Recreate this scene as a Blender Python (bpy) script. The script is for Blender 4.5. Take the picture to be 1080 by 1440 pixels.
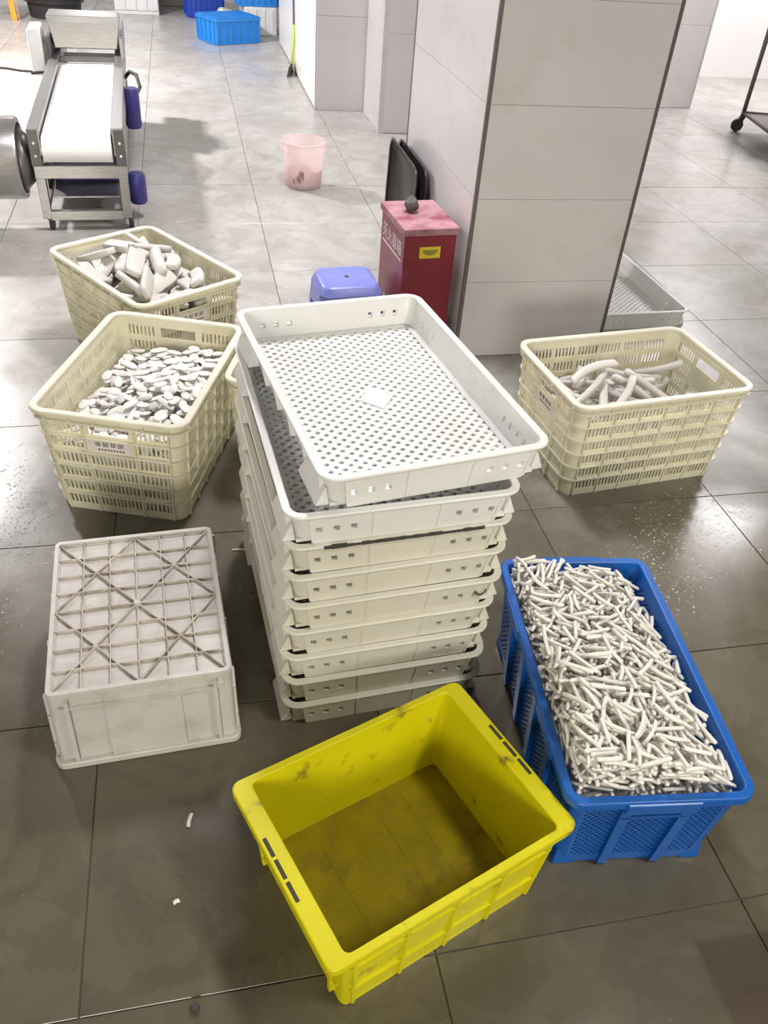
import bpy, bmesh, math, random
import numpy as np
from mathutils import Vector, Matrix
random.seed(7)
S = bpy.context.scene
for o in list(bpy.data.objects): bpy.data.objects.remove(o)
COL = S.collection
R = math.radians

# ---------------------------------------------------------------- camera
FPX, PITCH, ROLL, YAW = 1173.578, 0.669604, 0.086615, 0.252697
CAM = Vector((0.27757, -0.61528, 1.51534))
cp, sp = math.cos(PITCH), math.sin(PITCH)
Fv = Vector((math.sin(YAW)*cp, math.cos(YAW)*cp, -sp))
Rv = Vector((math.cos(YAW), -math.sin(YAW), 0)); Uv = Rv.cross(Fv)
R2 = Rv*math.cos(ROLL)+Uv*math.sin(ROLL); U2 = -Rv*math.sin(ROLL)+Uv*math.cos(ROLL)
cd = bpy.data.cameras.new('camera'); cam = bpy.data.objects.new('camera', cd); COL.objects.link(cam)
cd.sensor_fit = 'VERTICAL'; cd.sensor_height = 36; cd.lens = FPX/1440*36; cd.clip_start = .02
cam.matrix_world = Matrix(((R2.x, U2.x, -Fv.x, CAM.x), (R2.y, U2.y, -Fv.y, CAM.y), (R2.z, U2.z, -Fv.z, CAM.z), (0, 0, 0, 1)))
S.camera = cam
def at(px, py, z=0.0):          # pixel -> point of the level plane z
    d = Fv + R2*((px-540)/FPX) - U2*((py-720)/FPX)
    return CAM + d*((z-CAM.z)/d.z)
def to_px(p):
    v = Vector(p)-CAM; d = v.dot(Fv)
    return (540+FPX*v.dot(R2)/d, 720-FPX*v.dot(U2)/d, d)

# ---------------------------------------------------------------- world, lamps, exposure
w = bpy.data.worlds.new('room_ambient'); S.world = w; w.use_nodes = True
w.node_tree.nodes['Background'].inputs[0].default_value = (1, .97, .9, 1)
w.node_tree.nodes['Background'].inputs[1].default_value = .03
def lamp(name, loc, sx, sy, power, col, rz=0, aim=None):
    l = bpy.data.lights.new(name, 'AREA'); l.shape = 'RECTANGLE'; l.size = sx; l.size_y = sy; l.energy = power; l.color = col
    o = bpy.data.objects.new(name, l); o.location = loc; o.rotation_euler = (0, 0, rz); COL.objects.link(o)
    if aim: o.rotation_euler = (Vector(aim)-Vector(loc)).to_track_quat('-Z', 'Y').to_euler()
    return o
COOL = (1.0, .965, .985)
lamp('overhead_light', (-1.9, 6.0, 2.72), .30, .30, 215, COOL)
lamp('overhead_light', (4.6, 4.6, 2.72), .3, 1.2, 60, COOL)
lamp('overhead_light', (5.2, 6.6, 2.72), .3, 1.2, 45, COOL)
lamp('overhead_light', (-.6, 9.5, 2.72), .3, 1.2, 20, COOL)  # added lamp, unseen, put in to light the far background
lamp('overhead_light', (.85, 2.5, 2.72), .3, .6, 52, COOL)  # added overhead fill, brightens the top tray and heap tops
lamp('overhead_light', (2.0, -.7, 2.72), .3, .6, 40, (1, .96, .88))  # added overhead fill at front right, brightens the foreground crates
lamp('front_fill_light', (-.7, -5.35, 1.75), 1.7, 1.3, 165, (1, .95, .84), aim=(.6, .8, .2))  # added low fill behind the camera, no window built here
S.view_settings.view_transform = 'Standard'; S.view_settings.look = 'None'
S.view_settings.gamma = 1; S.view_settings.use_curve_mapping = False
S.view_settings.exposure = 0.45

# ---------------------------------------------------------------- materials
def mat(name, col, rough=.5, metal=0, var=.06, scale=9, dirt=None, bump=0, bscale=60, trans=0, spec=.5, coat=0, stretch=None, alpha=1):
    m = bpy.data.materials.new(name); m.use_nodes = True; nt = m.node_tree; N = nt.nodes; Lk = nt.links
    p = N['Principled BSDF']; out = N['Material Output']
    p.inputs['Roughness'].default_value = rough; p.inputs['Metallic'].default_value = metal
    p.inputs['Specular IOR Level'].default_value = spec; p.inputs['Coat Weight'].default_value = coat; p.inputs['Coat Roughness'].default_value = .1
    tc = N.new('ShaderNodeTexCoord'); vec = tc.outputs['Object']
    if stretch:
        mp = N.new('ShaderNodeMapping'); mp.inputs['Scale'].default_value = stretch; Lk.new(vec, mp.inputs[0]); vec = mp.outputs[0]
    n = N.new('ShaderNodeTexNoise'); n.inputs['Scale'].default_value = scale; n.inputs['Detail'].default_value = 5; Lk.new(vec, n.inputs['Vector'])
    r = N.new('ShaderNodeValToRGB'); r.color_ramp.elements[0].position = .3; r.color_ramp.elements[1].position = .7
    r.color_ramp.elements[0].color = [max(0, c*(1-var)) for c in col]+[1]; r.color_ramp.elements[1].color = [min(1, c*(1+var)) for c in col]+[1]
    Lk.new(n.outputs['Fac'], r.inputs[0]); c = r.outputs[0]
    if dirt:
        dc, lo, hi, ds = dirt
        n2 = N.new('ShaderNodeTexNoise'); n2.inputs['Scale'].default_value = ds; n2.inputs['Detail'].default_value = 8; n2.inputs['Roughness'].default_value = .65; Lk.new(vec, n2.inputs['Vector'])
        r2 = N.new('ShaderNodeValToRGB'); r2.color_ramp.elements[0].position = lo; r2.color_ramp.elements[1].position = hi
        r2.color_ramp.elements[0].color = (0, 0, 0, 1); r2.color_ramp.elements[1].color = (1, 1, 1, 1)
        Lk.new(n2.outputs['Fac'], r2.inputs[0])
        mx = N.new('ShaderNodeMix'); mx.data_type = 'RGBA'; Lk.new(r2.outputs[0], mx.inputs[0]); Lk.new(c, mx.inputs[6]); mx.inputs[7].default_value = (*dc, 1); c = mx.outputs[2]
    Lk.new(c, p.inputs['Base Color'])
    if bump:
        nb = N.new('ShaderNodeTexNoise'); nb.inputs['Scale'].default_value = bscale; nb.inputs['Detail'].default_value = 4; Lk.new(vec, nb.inputs['Vector'])
        b = N.new('ShaderNodeBump'); b.inputs['Strength'].default_value = bump; b.inputs['Distance'].default_value = .004; Lk.new(nb.outputs['Fac'], b.inputs['Height']); Lk.new(b.outputs[0], p.inputs['Normal'])
    sh = p.outputs[0]
    if trans:
        t = N.new('ShaderNodeBsdfTranslucent'); Lk.new(c, t.inputs[0]); ms = N.new('ShaderNodeMixShader'); ms.inputs[0].default_value = trans
        Lk.new(sh, ms.inputs[1]); Lk.new(t.outputs[0], ms.inputs[2]); sh = ms.outputs[0]
    if alpha < 1:
        t = N.new('ShaderNodeBsdfTransparent'); t.inputs[0].default_value = (1, .93, .93, 1); ms = N.new('ShaderNodeMixShader'); ms.inputs[0].default_value = alpha
        Lk.new(t.outputs[0], ms.inputs[1]); Lk.new(sh, ms.inputs[2]); sh = ms.outputs[0]
    Lk.new(sh, out.inputs[0])
    return m
def floor_mat(name='floor_tile_stone'):
    m = bpy.data.materials.new(name); m.use_nodes = True; nt = m.node_tree; N = nt.nodes; Lk = nt.links; p = N['Principled BSDF']
    g = N.new('ShaderNodeNewGeometry'); oi = N.new('ShaderNodeObjectInfo')
    def noise(sc, det=6, rough=.6, dist=0, vec=g.outputs['Position']):
        n = N.new('ShaderNodeTexNoise'); n.inputs['Scale'].default_value = sc; n.inputs['Detail'].default_value = det; n.inputs['Roughness'].default_value = rough; n.inputs['Distortion'].default_value = dist
        Lk.new(vec, n.inputs['Vector']); return n.outputs['Fac']
    def ramp(f, a, b, c0, c1):
        r = N.new('ShaderNodeValToRGB'); e = r.color_ramp.elements; e[0].position = a; e[1].position = b
        e[0].color = (*c0, 1) if len(c0) == 3 else c0; e[1].color = (*c1, 1); Lk.new(f, r.inputs[0]); return r.outputs[0]
    def mix(f, a, b, mode='MIX'):
        x = N.new('ShaderNodeMix'); x.data_type = 'RGBA'; x.blend_type = mode
        if isinstance(f, float): x.inputs[0].default_value = f
        else: Lk.new(f, x.inputs[0])
        for s, v in ((6, a), (7, b)):
            if isinstance(v, tuple): x.inputs[s].default_value = (*v, 1)
            else: Lk.new(v, x.inputs[s])
        return x.outputs[2]
    # every tile has its own cut of the marble: shift the cloud by the tile's random number
    add = N.new('ShaderNodeVectorMath'); add.operation = 'MULTIPLY_ADD'; cmb = N.new('ShaderNodeCombineXYZ')
    Lk.new(oi.outputs['Random'], cmb.inputs[0]); Lk.new(oi.outputs['Random'], cmb.inputs[2])
    Lk.new(cmb.outputs[0], add.inputs[0]); add.inputs[1].default_value = (17, 17, 17); Lk.new(g.outputs['Position'], add.inputs[2])
    cloud = ramp(noise(2.2, 6, .6, 1.4, add.outputs[0]), .35, .68, (.43, .415, .385), (.53, .515, .49))
    # tile colour dims towards the camera: wet stone plus painted-in foreground shade, ragged outline
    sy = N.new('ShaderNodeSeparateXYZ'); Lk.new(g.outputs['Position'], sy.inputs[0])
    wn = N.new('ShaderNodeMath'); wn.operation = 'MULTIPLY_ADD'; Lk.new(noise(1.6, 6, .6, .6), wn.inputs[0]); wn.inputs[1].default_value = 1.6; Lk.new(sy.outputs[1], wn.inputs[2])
    wet_dim = N.new('ShaderNodeMapRange'); wet_dim.interpolation_type = 'SMOOTHSTEP'; wet_dim.inputs[1].default_value = 3.7; wet_dim.inputs[2].default_value = 1.5; Lk.new(wn.outputs[0], wet_dim.inputs[0]); wet_dim = wet_dim.outputs[0]
    vein = ramp(noise(3.5, 8, .6, 2.5, add.outputs[0]), .47, .5, (0, 0, 0), (1, 1, 1)); 
    col = mix(.12, cloud, vein, 'MULTIPLY')
    grime = ramp(noise(1.3, 9, .62), .48, .72, (0, 0, 0), (1, 1, 1))
    col = mix(.45, col, mix(grime, col, (.27, .235, .17))) 
    col = mix(wet_dim, col, mix(1.0, col, (.265, .24, .175), 'MULTIPLY'))
    speck = ramp(noise(38, 3, .5), .72, .77, (0, 0, 0), (1, 1, 1)); col = mix(speck, col, (.22, .19, .14))
    # dark patch with a crisp outline in the tile colour beside the blue crate
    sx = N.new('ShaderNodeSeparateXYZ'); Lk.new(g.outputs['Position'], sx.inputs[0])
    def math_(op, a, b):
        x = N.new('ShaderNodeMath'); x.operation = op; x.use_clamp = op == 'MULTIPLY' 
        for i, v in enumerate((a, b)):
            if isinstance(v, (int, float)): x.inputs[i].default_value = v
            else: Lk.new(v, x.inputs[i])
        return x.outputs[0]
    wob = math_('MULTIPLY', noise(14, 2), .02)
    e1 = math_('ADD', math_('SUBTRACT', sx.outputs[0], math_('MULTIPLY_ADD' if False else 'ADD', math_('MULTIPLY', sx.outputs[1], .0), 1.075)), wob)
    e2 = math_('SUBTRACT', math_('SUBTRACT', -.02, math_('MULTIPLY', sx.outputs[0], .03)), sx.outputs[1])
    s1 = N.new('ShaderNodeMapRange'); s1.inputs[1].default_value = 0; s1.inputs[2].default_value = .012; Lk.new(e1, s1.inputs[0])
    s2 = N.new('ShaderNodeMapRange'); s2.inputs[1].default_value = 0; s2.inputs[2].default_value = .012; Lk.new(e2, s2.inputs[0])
    dark_patch = math_('MULTIPLY', s1.outputs[0], s2.outputs[0]); col = mix(dark_patch, col, (.075, .055, .04))
    Lk.new(col, p.inputs['Base Color'])
    wet = mix(wet_dim, ramp(noise(1.1, 5, .55, .4), .42, .6, (.22, .22, .22), (.38, .38, .38)), ramp(noise(1.7, 5, .55, .4), .42, .6, (.20, .20, .20), (.40, .40, .40))); Lk.new(wet, p.inputs['Roughness'])
    p.inputs['Specular IOR Level'].default_value = .5
    b = N.new('ShaderNodeBump'); b.inputs['Strength'].default_value = .10; b.inputs['Distance'].default_value = .003; Lk.new(noise(22, 4), b.inputs['Height']); Lk.new(b.outputs[0], p.inputs['Normal'])
    return m
M = {}
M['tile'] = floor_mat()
M['grout'] = mat('dark_grout', (.15, .13, .105), .8)
M['wall'] = mat('white_wall_paint', (.80, .79, .79), .5, var=.02, scale=2)
M['ceil'] = mat('grey_ceiling', (.36, .35, .33), .8, var=.02)
M['walltile'] = mat('glazed_white_wall_tile', (.60, .575, .58), .22, var=.05, scale=2.2, bump=.02, bscale=5, dirt=((.50, .47, .43), .55, .8, 2.0))
M['joint'] = mat('grey_joint', (.46, .44, .435), .7)
M['trimdark'] = mat('dark_metal_corner_trim', (.17, .15, .15), .45, .5)
M['trimgrey'] = mat('grey_corner_trim', (.55, .52, .54), .4, .2)
M['cream'] = mat('cream_plastic', (.89, .855, .67), .38, var=.06, scale=7, trans=.28, dirt=((.70, .62, .33), .58, .84, 6))
M['creamrim'] = mat('cream_plastic_rim', (.90, .875, .73), .35, var=.05, scale=7, trans=.2, dirt=((.66, .58, .34), .6, .85, 9))
M['sticker'] = mat('white_sticker', (.80, .77, .73), .5)
M['print'] = mat('brown_print', (.16, .09, .07), .6)
M['tray'] = mat('white_tray_plastic', (.88, .88, .86), .32, var=.03, scale=6, trans=.15, dirt=((.70, .68, .60), .62, .9, 7))
M['trayold'] = mat('yellowed_tray_plastic', (.80, .775, .68), .36, var=.05, scale=6, trans=.15, dirt=((.62, .58, .44), .58, .88, 7))
M['traydirt'] = mat('black_grime', (.05, .045, .04), .7)
M['white'] = mat('grubby_white_plastic', (.64, .61, .575), .40, var=.06, scale=6, trans=.1, dirt=((.42, .38, .32), .52, .8, 9))
M['whiterib'] = mat('dirty_rib_plastic', (.56, .51, .44), .45, var=.15, scale=9, dirt=((.22, .18, .13), .48, .66, 6))
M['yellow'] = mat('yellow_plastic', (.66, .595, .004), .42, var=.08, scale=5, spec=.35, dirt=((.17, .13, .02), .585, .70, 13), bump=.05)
M['yellowfloor'] = mat('dark_yellow_plastic', (.27, .215, .003), .45, spec=.25, var=.25, scale=7, dirt=((.16, .11, .015), .5, .72, 9), bump=.08)  # darker yellow than the crate walls, with blotches
M['slot'] = mat('hole_shade', (.05, .045, .02), .8)  # dark colour stands for the shade inside open holes
M['blue'] = mat('blue_plastic', (.006, .105, .43), .36, var=.08, scale=6, dirt=((.012, .07, .24), .6, .85, 10))
M['bluefar'] = mat('bright_blue_plastic', (.02, .25, .72), .4, var=.06)
M['bluedark'] = mat('deep_blue_plastic', (.02, .07, .45), .4)
M['cake'] = mat('white_rice_cake', (.83, .80, .74), .42, var=.04, scale=22, bump=.06, bscale=90)
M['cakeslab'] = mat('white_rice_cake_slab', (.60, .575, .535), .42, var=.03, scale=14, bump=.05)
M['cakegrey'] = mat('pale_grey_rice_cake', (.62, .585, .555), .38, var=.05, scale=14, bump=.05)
M['slice'] = mat('white_rice_cake_slice', (.80, .78, .75), .4, var=.03, scale=20)
M['steel'] = mat('brushed_steel', (.40, .39, .38), .32, .85, var=.12, scale=14, stretch=(1, 12, 12), bump=.02)
M['steeldark'] = mat('dark_steel', (.14, .135, .13), .42, .7, var=.15)
M['belt'] = mat('white_belt', (.86, .86, .85), .45, var=.015)
M['black'] = mat('black_plastic', (.022, .02, .02), .33, var=.2)
M['rubber'] = mat('black_rubber', (.03, .028, .028), .6)
M['navy'] = mat('blue_motor_paint', (.035, .03, .17), .4)
M['whitepaint'] = mat('white_machine_paint', (.78, .78, .77), .4)
M['red'] = mat('red_painted_steel', (.215, .012, .028), .38, var=.1, scale=9, dirt=((.40, .14, .18), .55, .85, 6), coat=.15)  # pink blotches: dust, plus light glare put into the colour
M['reddust'] = mat('dust_covered_red_steel', (.37, .19, .215), .7, var=.25, scale=14, dirt=((.24, .05, .075), .5, .66, 12))
M['yellowlabel'] = mat('yellow_handle_plastic', (.75, .58, .03), .4)
M['olive'] = mat('recess_shade_olive', (.30, .26, .03), .5)
M['stroke'] = mat('white_print', (.80, .66, .68), .5)
M['wool'] = mat('dark_wool', (.085, .085, .085), .7, var=.5, scale=60, bump=.8, bscale=120)
M['lilac'] = mat('lilac_plastic', (.20, .23, .62), .34, var=.05, dirt=((.34, .36, .68), .55, .8, 9))
M['pink'] = mat('clear_pink_plastic', (.96, .89, .885), .2, var=.04, trans=.4, alpha=.5)
M['pinkmash'] = mat('pink_residue', (.66, .44, .40), .6, var=.2, scale=30)
M['bucketprint'] = mat('brown_flower_print', (.30, .16, .14), .5)
M['orange'] = mat('orange_plastic', (.85, .35, .03), .4)
M['lime'] = mat('lime_handle', (.50, .62, .08), .4)
M['cab'] = mat('white_cabinet_panel', (.80, .80, .79), .35, var=.02)
M['water'] = mat('water_film', (.55, .53, .50), .03, var=.02, spec=1.0)
M['frame'] = mat('grey_tube_steel', (.20, .18, .17), .4, .6, var=.15)

# ---------------------------------------------------------------- mesh helpers
class MB:
    def __init__(s): s.v = []; s.f = []
    def add(s, vs, fs):
        k = len(s.v); s.v += [tuple(p) for p in vs]; s.f += [tuple(i+k for i in f) for f in fs]; return s
    def hexa(s, b, t):          # 4 bottom, 4 top points
        return s.add(list(b)+list(t), [(3, 2, 1, 0), (4, 5, 6, 7), (0, 1, 5, 4), (1, 2, 6, 5), (2, 3, 7, 6), (3, 0, 4, 7)])
    def box(s, x0, x1, y0, y1, z0, z1):
        return s.hexa([(x0, y0, z0), (x1, y0, z0), (x1, y1, z0), (x0, y1, z0)], [(x0, y0, z1), (x1, y0, z1), (x1, y1, z1), (x0, y1, z1)])
    def loft(s, rings, loop=False, cap0=True, cap1=True):
        n = len(rings[0]); vs = [p for r in rings for p in r]; fs = []; m = len(rings)
        for k in range(m if loop else m-1):
            a, b = k*n, ((k+1) % m)*n
            fs += [(a+i, a+(i+1) % n, b+(i+1) % n, b+i) for i in range(n)]
        if not loop:
            if cap0: fs.append(tuple(reversed(range(n))))
            if cap1: fs.append(tuple((m-1)*n+i for i in range(n)))
        return s.add(vs, fs)
    def tube(s, pts, r, n=8):
        pts = [Vector(p) for p in pts]; rings = []; up = Vector((.13, .31, .94))
        for i, p in enumerate(pts):
            d = (pts[min(i+1, len(pts)-1)]-pts[max(i-1, 0)]).normalized()
            x = d.cross(up)
            if x.length < .05: x = d.cross(Vector((1, 0, 0)))
            x.normalize(); y = d.cross(x)
            rr = r[i] if isinstance(r, (list, tuple)) else r
            rings.append([p+(x*math.cos(2*math.pi*k/n)+y*math.sin(2*math.pi*k/n))*rr for k in range(n)])
        return s.loft(rings)
    def lathe(s, prof, n=24, c=(0, 0, 0), axis='z', loop=False):
        rings = []
        for r, z in prof:
            ring = []
            for k in range(n):
                a = 2*math.pi*k/n; x, y = r*math.cos(a), r*math.sin(a)
                ring.append((c[0]+x, c[1]+y, c[2]+z) if axis == 'z' else ((c[0]+z, c[1]+x, c[2]+y) if axis == 'x' else (c[0]+x, c[1]+z, c[2]+y)))
            rings.append(ring)
        return s.loft(rings, loop=loop)
    def grid(s, us, vs, hole, f, th):       # slab of cells with holes; f(u, v, w) -> point
        nu, nv = len(us)-1, len(vs)-1; idx = {}; V = []; Fc = []
        def vid(i, j, k):
            if (i, j, k) not in idx: idx[(i, j, k)] = len(V); V.append(f(us[i], vs[j], -th if k else 0))
            return idx[(i, j, k)]
        sol = [[not hole(i, j) for j in range(nv)] for i in range(nu)]
        for i in range(nu):
            for j in range(nv):
                if not sol[i][j]: continue
                Fc.append((vid(i, j, 0), vid(i+1, j, 0), vid(i+1, j+1, 0), vid(i, j+1, 0)))
                Fc.append((vid(i, j, 1), vid(i, j+1, 1), vid(i+1, j+1, 1), vid(i+1, j, 1)))
                for di, dj, a, b in ((-1, 0, (i, j), (i, j+1)), (1, 0, (i+1, j+1), (i+1, j)), (0, -1, (i+1, j), (i, j)), (0, 1, (i, j+1), (i+1, j+1))):
                    ii, jj = i+di, j+dj
                    if ii < 0 or jj < 0 or ii >= nu or jj >= nv or not sol[ii][jj]:
                        Fc.append((vid(*a, 0), vid(*a, 1), vid(*b, 1), vid(*b, 0)))
        return s.add(V, Fc)
    def lattice(s, x0, x1, y0, y1, pitch, bw, f, th, ang=45, keep=None):   # two families of diagonal bars clipped to a rectangle
        for sg in (1, -1):
            a = R(ang)*sg; d = Vector((math.cos(a), math.sin(a))); n = Vector((-d.y, d.x)); c = Vector(((x0+x1)/2, (y0+y1)/2))
            rad = math.hypot(x1-x0, y1-y0)/2; k = int(rad/pitch)+1
            for i in range(-k, k+1):
                o = c+n*(i*pitch)
                poly = [o+d*rad+n*bw/2, o-d*rad+n*bw/2, o-d*rad-n*bw/2, o+d*rad-n*bw/2]
                for ax, lim, sgn in ((0, x0, 1), (0, x1, -1), (1, y0, 1), (1, y1, -1)):
                    q = []
                    for j in range(len(poly)):
                        A, B = poly[j], poly[(j+1) % len(poly)]; da, db = (A[ax]-lim)*sgn, (B[ax]-lim)*sgn
                        if da >= 0: q.append(A)
                        if da*db < 0: q.append(A+(B-A)*(da/(da-db)))
                    poly = q
                    if not poly: break
                if len(poly) < 3: continue
                m = len(poly); zo = 0 if sg > 0 else -th*.15
                s.add([f(p.x, p.y, zo) for p in poly]+[f(p.x, p.y, -th+zo) for p in poly],
                      [tuple(range(m)), tuple(reversed(range(m, 2*m)))]+[(j, m+j, m+(j+1) % m, (j+1) % m) for j in range(m)])
        return s
    def mesh(s, name, fix=True):
        me = bpy.data.meshes.new(name); me.from_pydata(s.v, [], s.f); 
        if fix:
            bm = bmesh.new(); bm.from_mesh(me); bmesh.ops.recalc_face_normals(bm, faces=bm.faces); bm.to_mesh(me); bm.free()
        me.update(); return me
    def build(s, name, m, parent=None, bevel=0, smooth=False, kind=None, label=None, fix=True, seg=2):
        me = s.mesh(name, fix); me.materials.append(M[m] if isinstance(m, str) else m)
        o = bpy.data.objects.new(name, me); COL.objects.link(o)
        if parent: o.parent = parent
        if smooth: me.shade_smooth()
        if bevel:
            b = o.modifiers.new('bevel', 'BEVEL'); b.width = bevel; b.segments = seg; b.limit_method = 'ANGLE'; b.angle_limit = R(35)
        if name in ('rim_ribs', 'end_ribs', 'side_ribs', 'upright_ribs', 'printed_lines', 'flower_print', 'grime_line'): kind = 'stuff'   # too fine to pick apart
        if kind: o['kind'] = kind
        if label: o['label'] = label
        return o
def rrect(a, b, r, z, n=4):
    r = max(1e-4, min(r, a, b)); P = []
    for cx, cy, s in ((a-r, b-r, 0), (-a+r, b-r, 90), (-a+r, -b+r, 180), (a-r, -b+r, 270)):
        for k in range(n+1):
            t = R(s+90*k/n); P.append((cx+r*math.cos(t), cy+r*math.sin(t), z))
    return P
def smooth_by_angle(o, deg=40):
    me = o.data; me.shade_smooth()
    try: me.set_sharp_from_angle(angle=R(deg))
    except Exception: pass
    return o
def thing(name, label, cat, loc=(0, 0, 0), rz=0, group=None, rot=None):
    o = bpy.data.objects.new(name, None); COL.objects.link(o); o.empty_display_size = .05
    o.location = loc; o.rotation_euler = rot if rot else (0, 0, rz); o['label'] = label; o['category'] = cat
    if group: o['group'] = group
    return o
def tag(o, label, cat, group=None, kind=None):
    o['label'] = label; o['category'] = cat
    if group: o['group'] = group
    if kind: o['kind'] = kind
    return o
def copy_tree(o, parent=None):
    c = o.copy(); COL.objects.link(c); c.parent = parent
    for ch in list(o.children): copy_tree(ch, c)
    return c
def struct(o): o['kind'] = 'structure'; return o

# ---------------------------------------------------------------- the setting
X0, X1, Y0, Y1, ZC = -4.5, 6.6, -5.5, 12.0, 2.8
fl = struct(MB().box(X0, X1, Y0, Y1, -.12, -.004).build('floor', 'grout'))
T = .6; G = .0013
cells = []
for i in range(-6, 11):
    for j in range(-3, 20):
        pts = [to_px((x, y, 0)) for x in (i*T, i*T+T) for y in (j*T, j*T+T)]
        if any(p[2] < .1 for p in pts): vis = False
        else: vis = max(p[0] for p in pts) > -260 and min(p[0] for p in pts) < 1340 and max(p[1] for p in pts) > -60 and min(p[1] for p in pts) < 1700
        cells.append((vis, i, j))
tile_me = {}
rest = MB()
for vis, i, j in cells:
    lo = G+(.0018 if j == 7 else 0); hi = G+(.0012 if j == 6 else 0)
    if not vis:
        rest.box(i*T+G, i*T+T-G, j*T+lo, j*T+T-hi, -.01, 0); continue
    key = (lo, hi)
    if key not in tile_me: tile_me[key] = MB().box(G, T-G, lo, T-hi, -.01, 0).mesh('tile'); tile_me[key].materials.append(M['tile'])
    o = bpy.data.objects.new('tile', tile_me[key]); COL.objects.link(o); o.location = (i*T, j*T, 0); o.parent = fl
    b = o.modifiers.new('bevel', 'BEVEL'); b.width = .0008; b.segments = 1
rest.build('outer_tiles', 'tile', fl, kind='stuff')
struct(MB().box(X0, X1, Y0, Y1, ZC, ZC+.1).build('ceiling', 'ceil'))
struct(MB().box(X0-.1, X0, Y0, Y1, 0, ZC).build('wall_left', 'wall'))
struct(MB().box(X0, X1, Y1, Y1+.1, 0, ZC).build('wall_back', 'wall'))
struct(MB().box(X0, X1, Y0-.1, Y0, 0, ZC).build('wall_front', 'wall'))
struct(MB().box(X1, X1+.1, Y0, 7.55, 0, ZC).build('wall_right', 'wall'))
struct(MB().box(4.3, X1, 7.55, 7.65, 0, ZC).build('wall_far', 'wall'))
# ---- tiled column
def tiled_pillar(name, x0, x1, y0, y1, label, faces, trim, rows=.3):
    t = thing(name, label, 'pillar', ((x0+x1)/2, (y0+y1)/2, 0)); a, b = (x1-x0)/2, (y1-y0)/2
    MB().box(-a+.009, a-.009, -b+.009, b-.009, 0, ZC-.002).build('core', 'joint', t)
    g = .0006
    for f in faces:
        half = a if f in ('front', 'back') else b
        nseg = max(1, round(2*half/.62)); 
        for s in range(nseg):
            u0 = -half+2*half*s/nseg+g; u1 = -half+2*half*(s+1)/nseg-g
            for k in range(int(ZC/rows)+1):
                z0 = k*rows+g+(.002 if k == 0 else 0); z1 = min((k+1)*rows-g, ZC-.004)
                if z1-z0 < .02: continue
                m = MB()
                if f == 'front': m.box(u0, u1, -b, -b+.01, z0, z1)
                elif f == 'back': m.box(u0, u1, b-.01, b, z0, z1)
                elif f == 'left': m.box(-a, -a+.01, u0, u1, z0, z1)
                else: m.box(a-.01, a, u0, u1, z0, z1)
                m.build('wall_tile', 'walltile', t)
    for sx in (-1, 1):
        for sy in (-1, 1):
            e = .0025; wd = trim[1]
            MB().box(sx*a-(wd if sx > 0 else e), sx*a+(e if sx > 0 else wd), sy*b-(wd if sy > 0 else e), sy*b+(e if sy > 0 else wd), 0, ZC-.002).build('corner_trim', trim[0], t)
    return t
tiled_pillar('tiled_column', 1.217, 1.813, 2.153, 3.19, 'big white tiled column with dark corner trims beside the red box', ('front', 'left', 'right', 'back'), ('trimdark', .010))
tiled_pillar('tiled_column', 1.535, 2.1, 5.31, 5.9, 'greyish tiled pillar with pale corner trim just behind the big column', ('front', 'left'), ('trimgrey', .03), .6)
tiled_pillar('tiled_column', 3.75, 4.37, 6.25, 6.9, 'far grey tiled pillar right of the big column, near the steel trolley', ('front', 'right', 'left'), ('trimgrey', .012), .6)
# ---- white partition with panelled side, far middle
t = thing('partition_block', 'white partition wall with panelled side behind the pink bucket', 'partition', (1.45, 7.15, 0))
MB().box(-.255, .25, -1.25, 1.29, 0, ZC-.002).build('core', 'joint', t)
for k in range(5):
    z0 = k*.6+.001; MB().box(-.255, .25, -1.26, -1.25, z0, min(z0+.598, ZC-.01)).build('wall_tile', 'walltile', t)
for k in range(6):
    y = -1.25+k*.42; MB().box(-.27, -.255, y+.002, y+.418, .015, ZC-.01).build('side_panel', 'cab', t)
MB().box(-.272, -.262, -1.262, -1.252, 0, ZC-.01).build('corner_trim', 'trimgrey', t)

# ---------------------------------------------------------------- crates
def taper(a0, b0, a1, b1, H):
    A = lambda z: a0+(a1-a0)*z/H
    B = lambda z: b0+(b1-b0)*z/H
    def wp(side, t, z, off):    # t in metres at the top edge
        a, b = A(z), B(z)
        if side == 0: return (a+off, t*b/b1, z)
        if side == 1: return (-t*a/a1, b+off, z)
        if side == 2: return (-a-off, -t*b/b1, z)
        return (t*a/a1, -b-off, z)
    return A, B, wp
def band(m, a, b, r, z0, z1, o0, o1, A=None, B=None, n=5):    # ring with a rectangular section round a rounded rectangle
    aa = lambda z: A(z) if A else a
    bb = lambda z: B(z) if B else b
    return m.loft([rrect(aa(z)+o, bb(z)+o, max(.002, r+o), z, n) for z, o in ((z0, o1), (z1, o1), (z1, o0), (z0, o0))], loop=True)
def corner_posts(m_name, par, A, B, r, z0, z1, th, n=4):
    for qx, qy, s in ((1, 1, 0), (-1, 1, 90), (-1, -1, 180), (1, -1, 270)):
        rings = []
        for z in (z0, z1):
            cx, cy = qx*(A(z)-r), qy*(B(z)-r)
            P = [(cx+r*math.cos(R(s+90*k/n)), cy+r*math.sin(R(s+90*k/n)), z) for k in range(n+1)]
            P += [(cx+(r-th)*math.cos(R(s+90*k/n)), cy+(r-th)*math.sin(R(s+90*k/n)), z) for k in range(n, -1, -1)]
            rings.append(P)
        smooth_by_angle(MB().loft(rings).build('corner_post', m_name, par))
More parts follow.
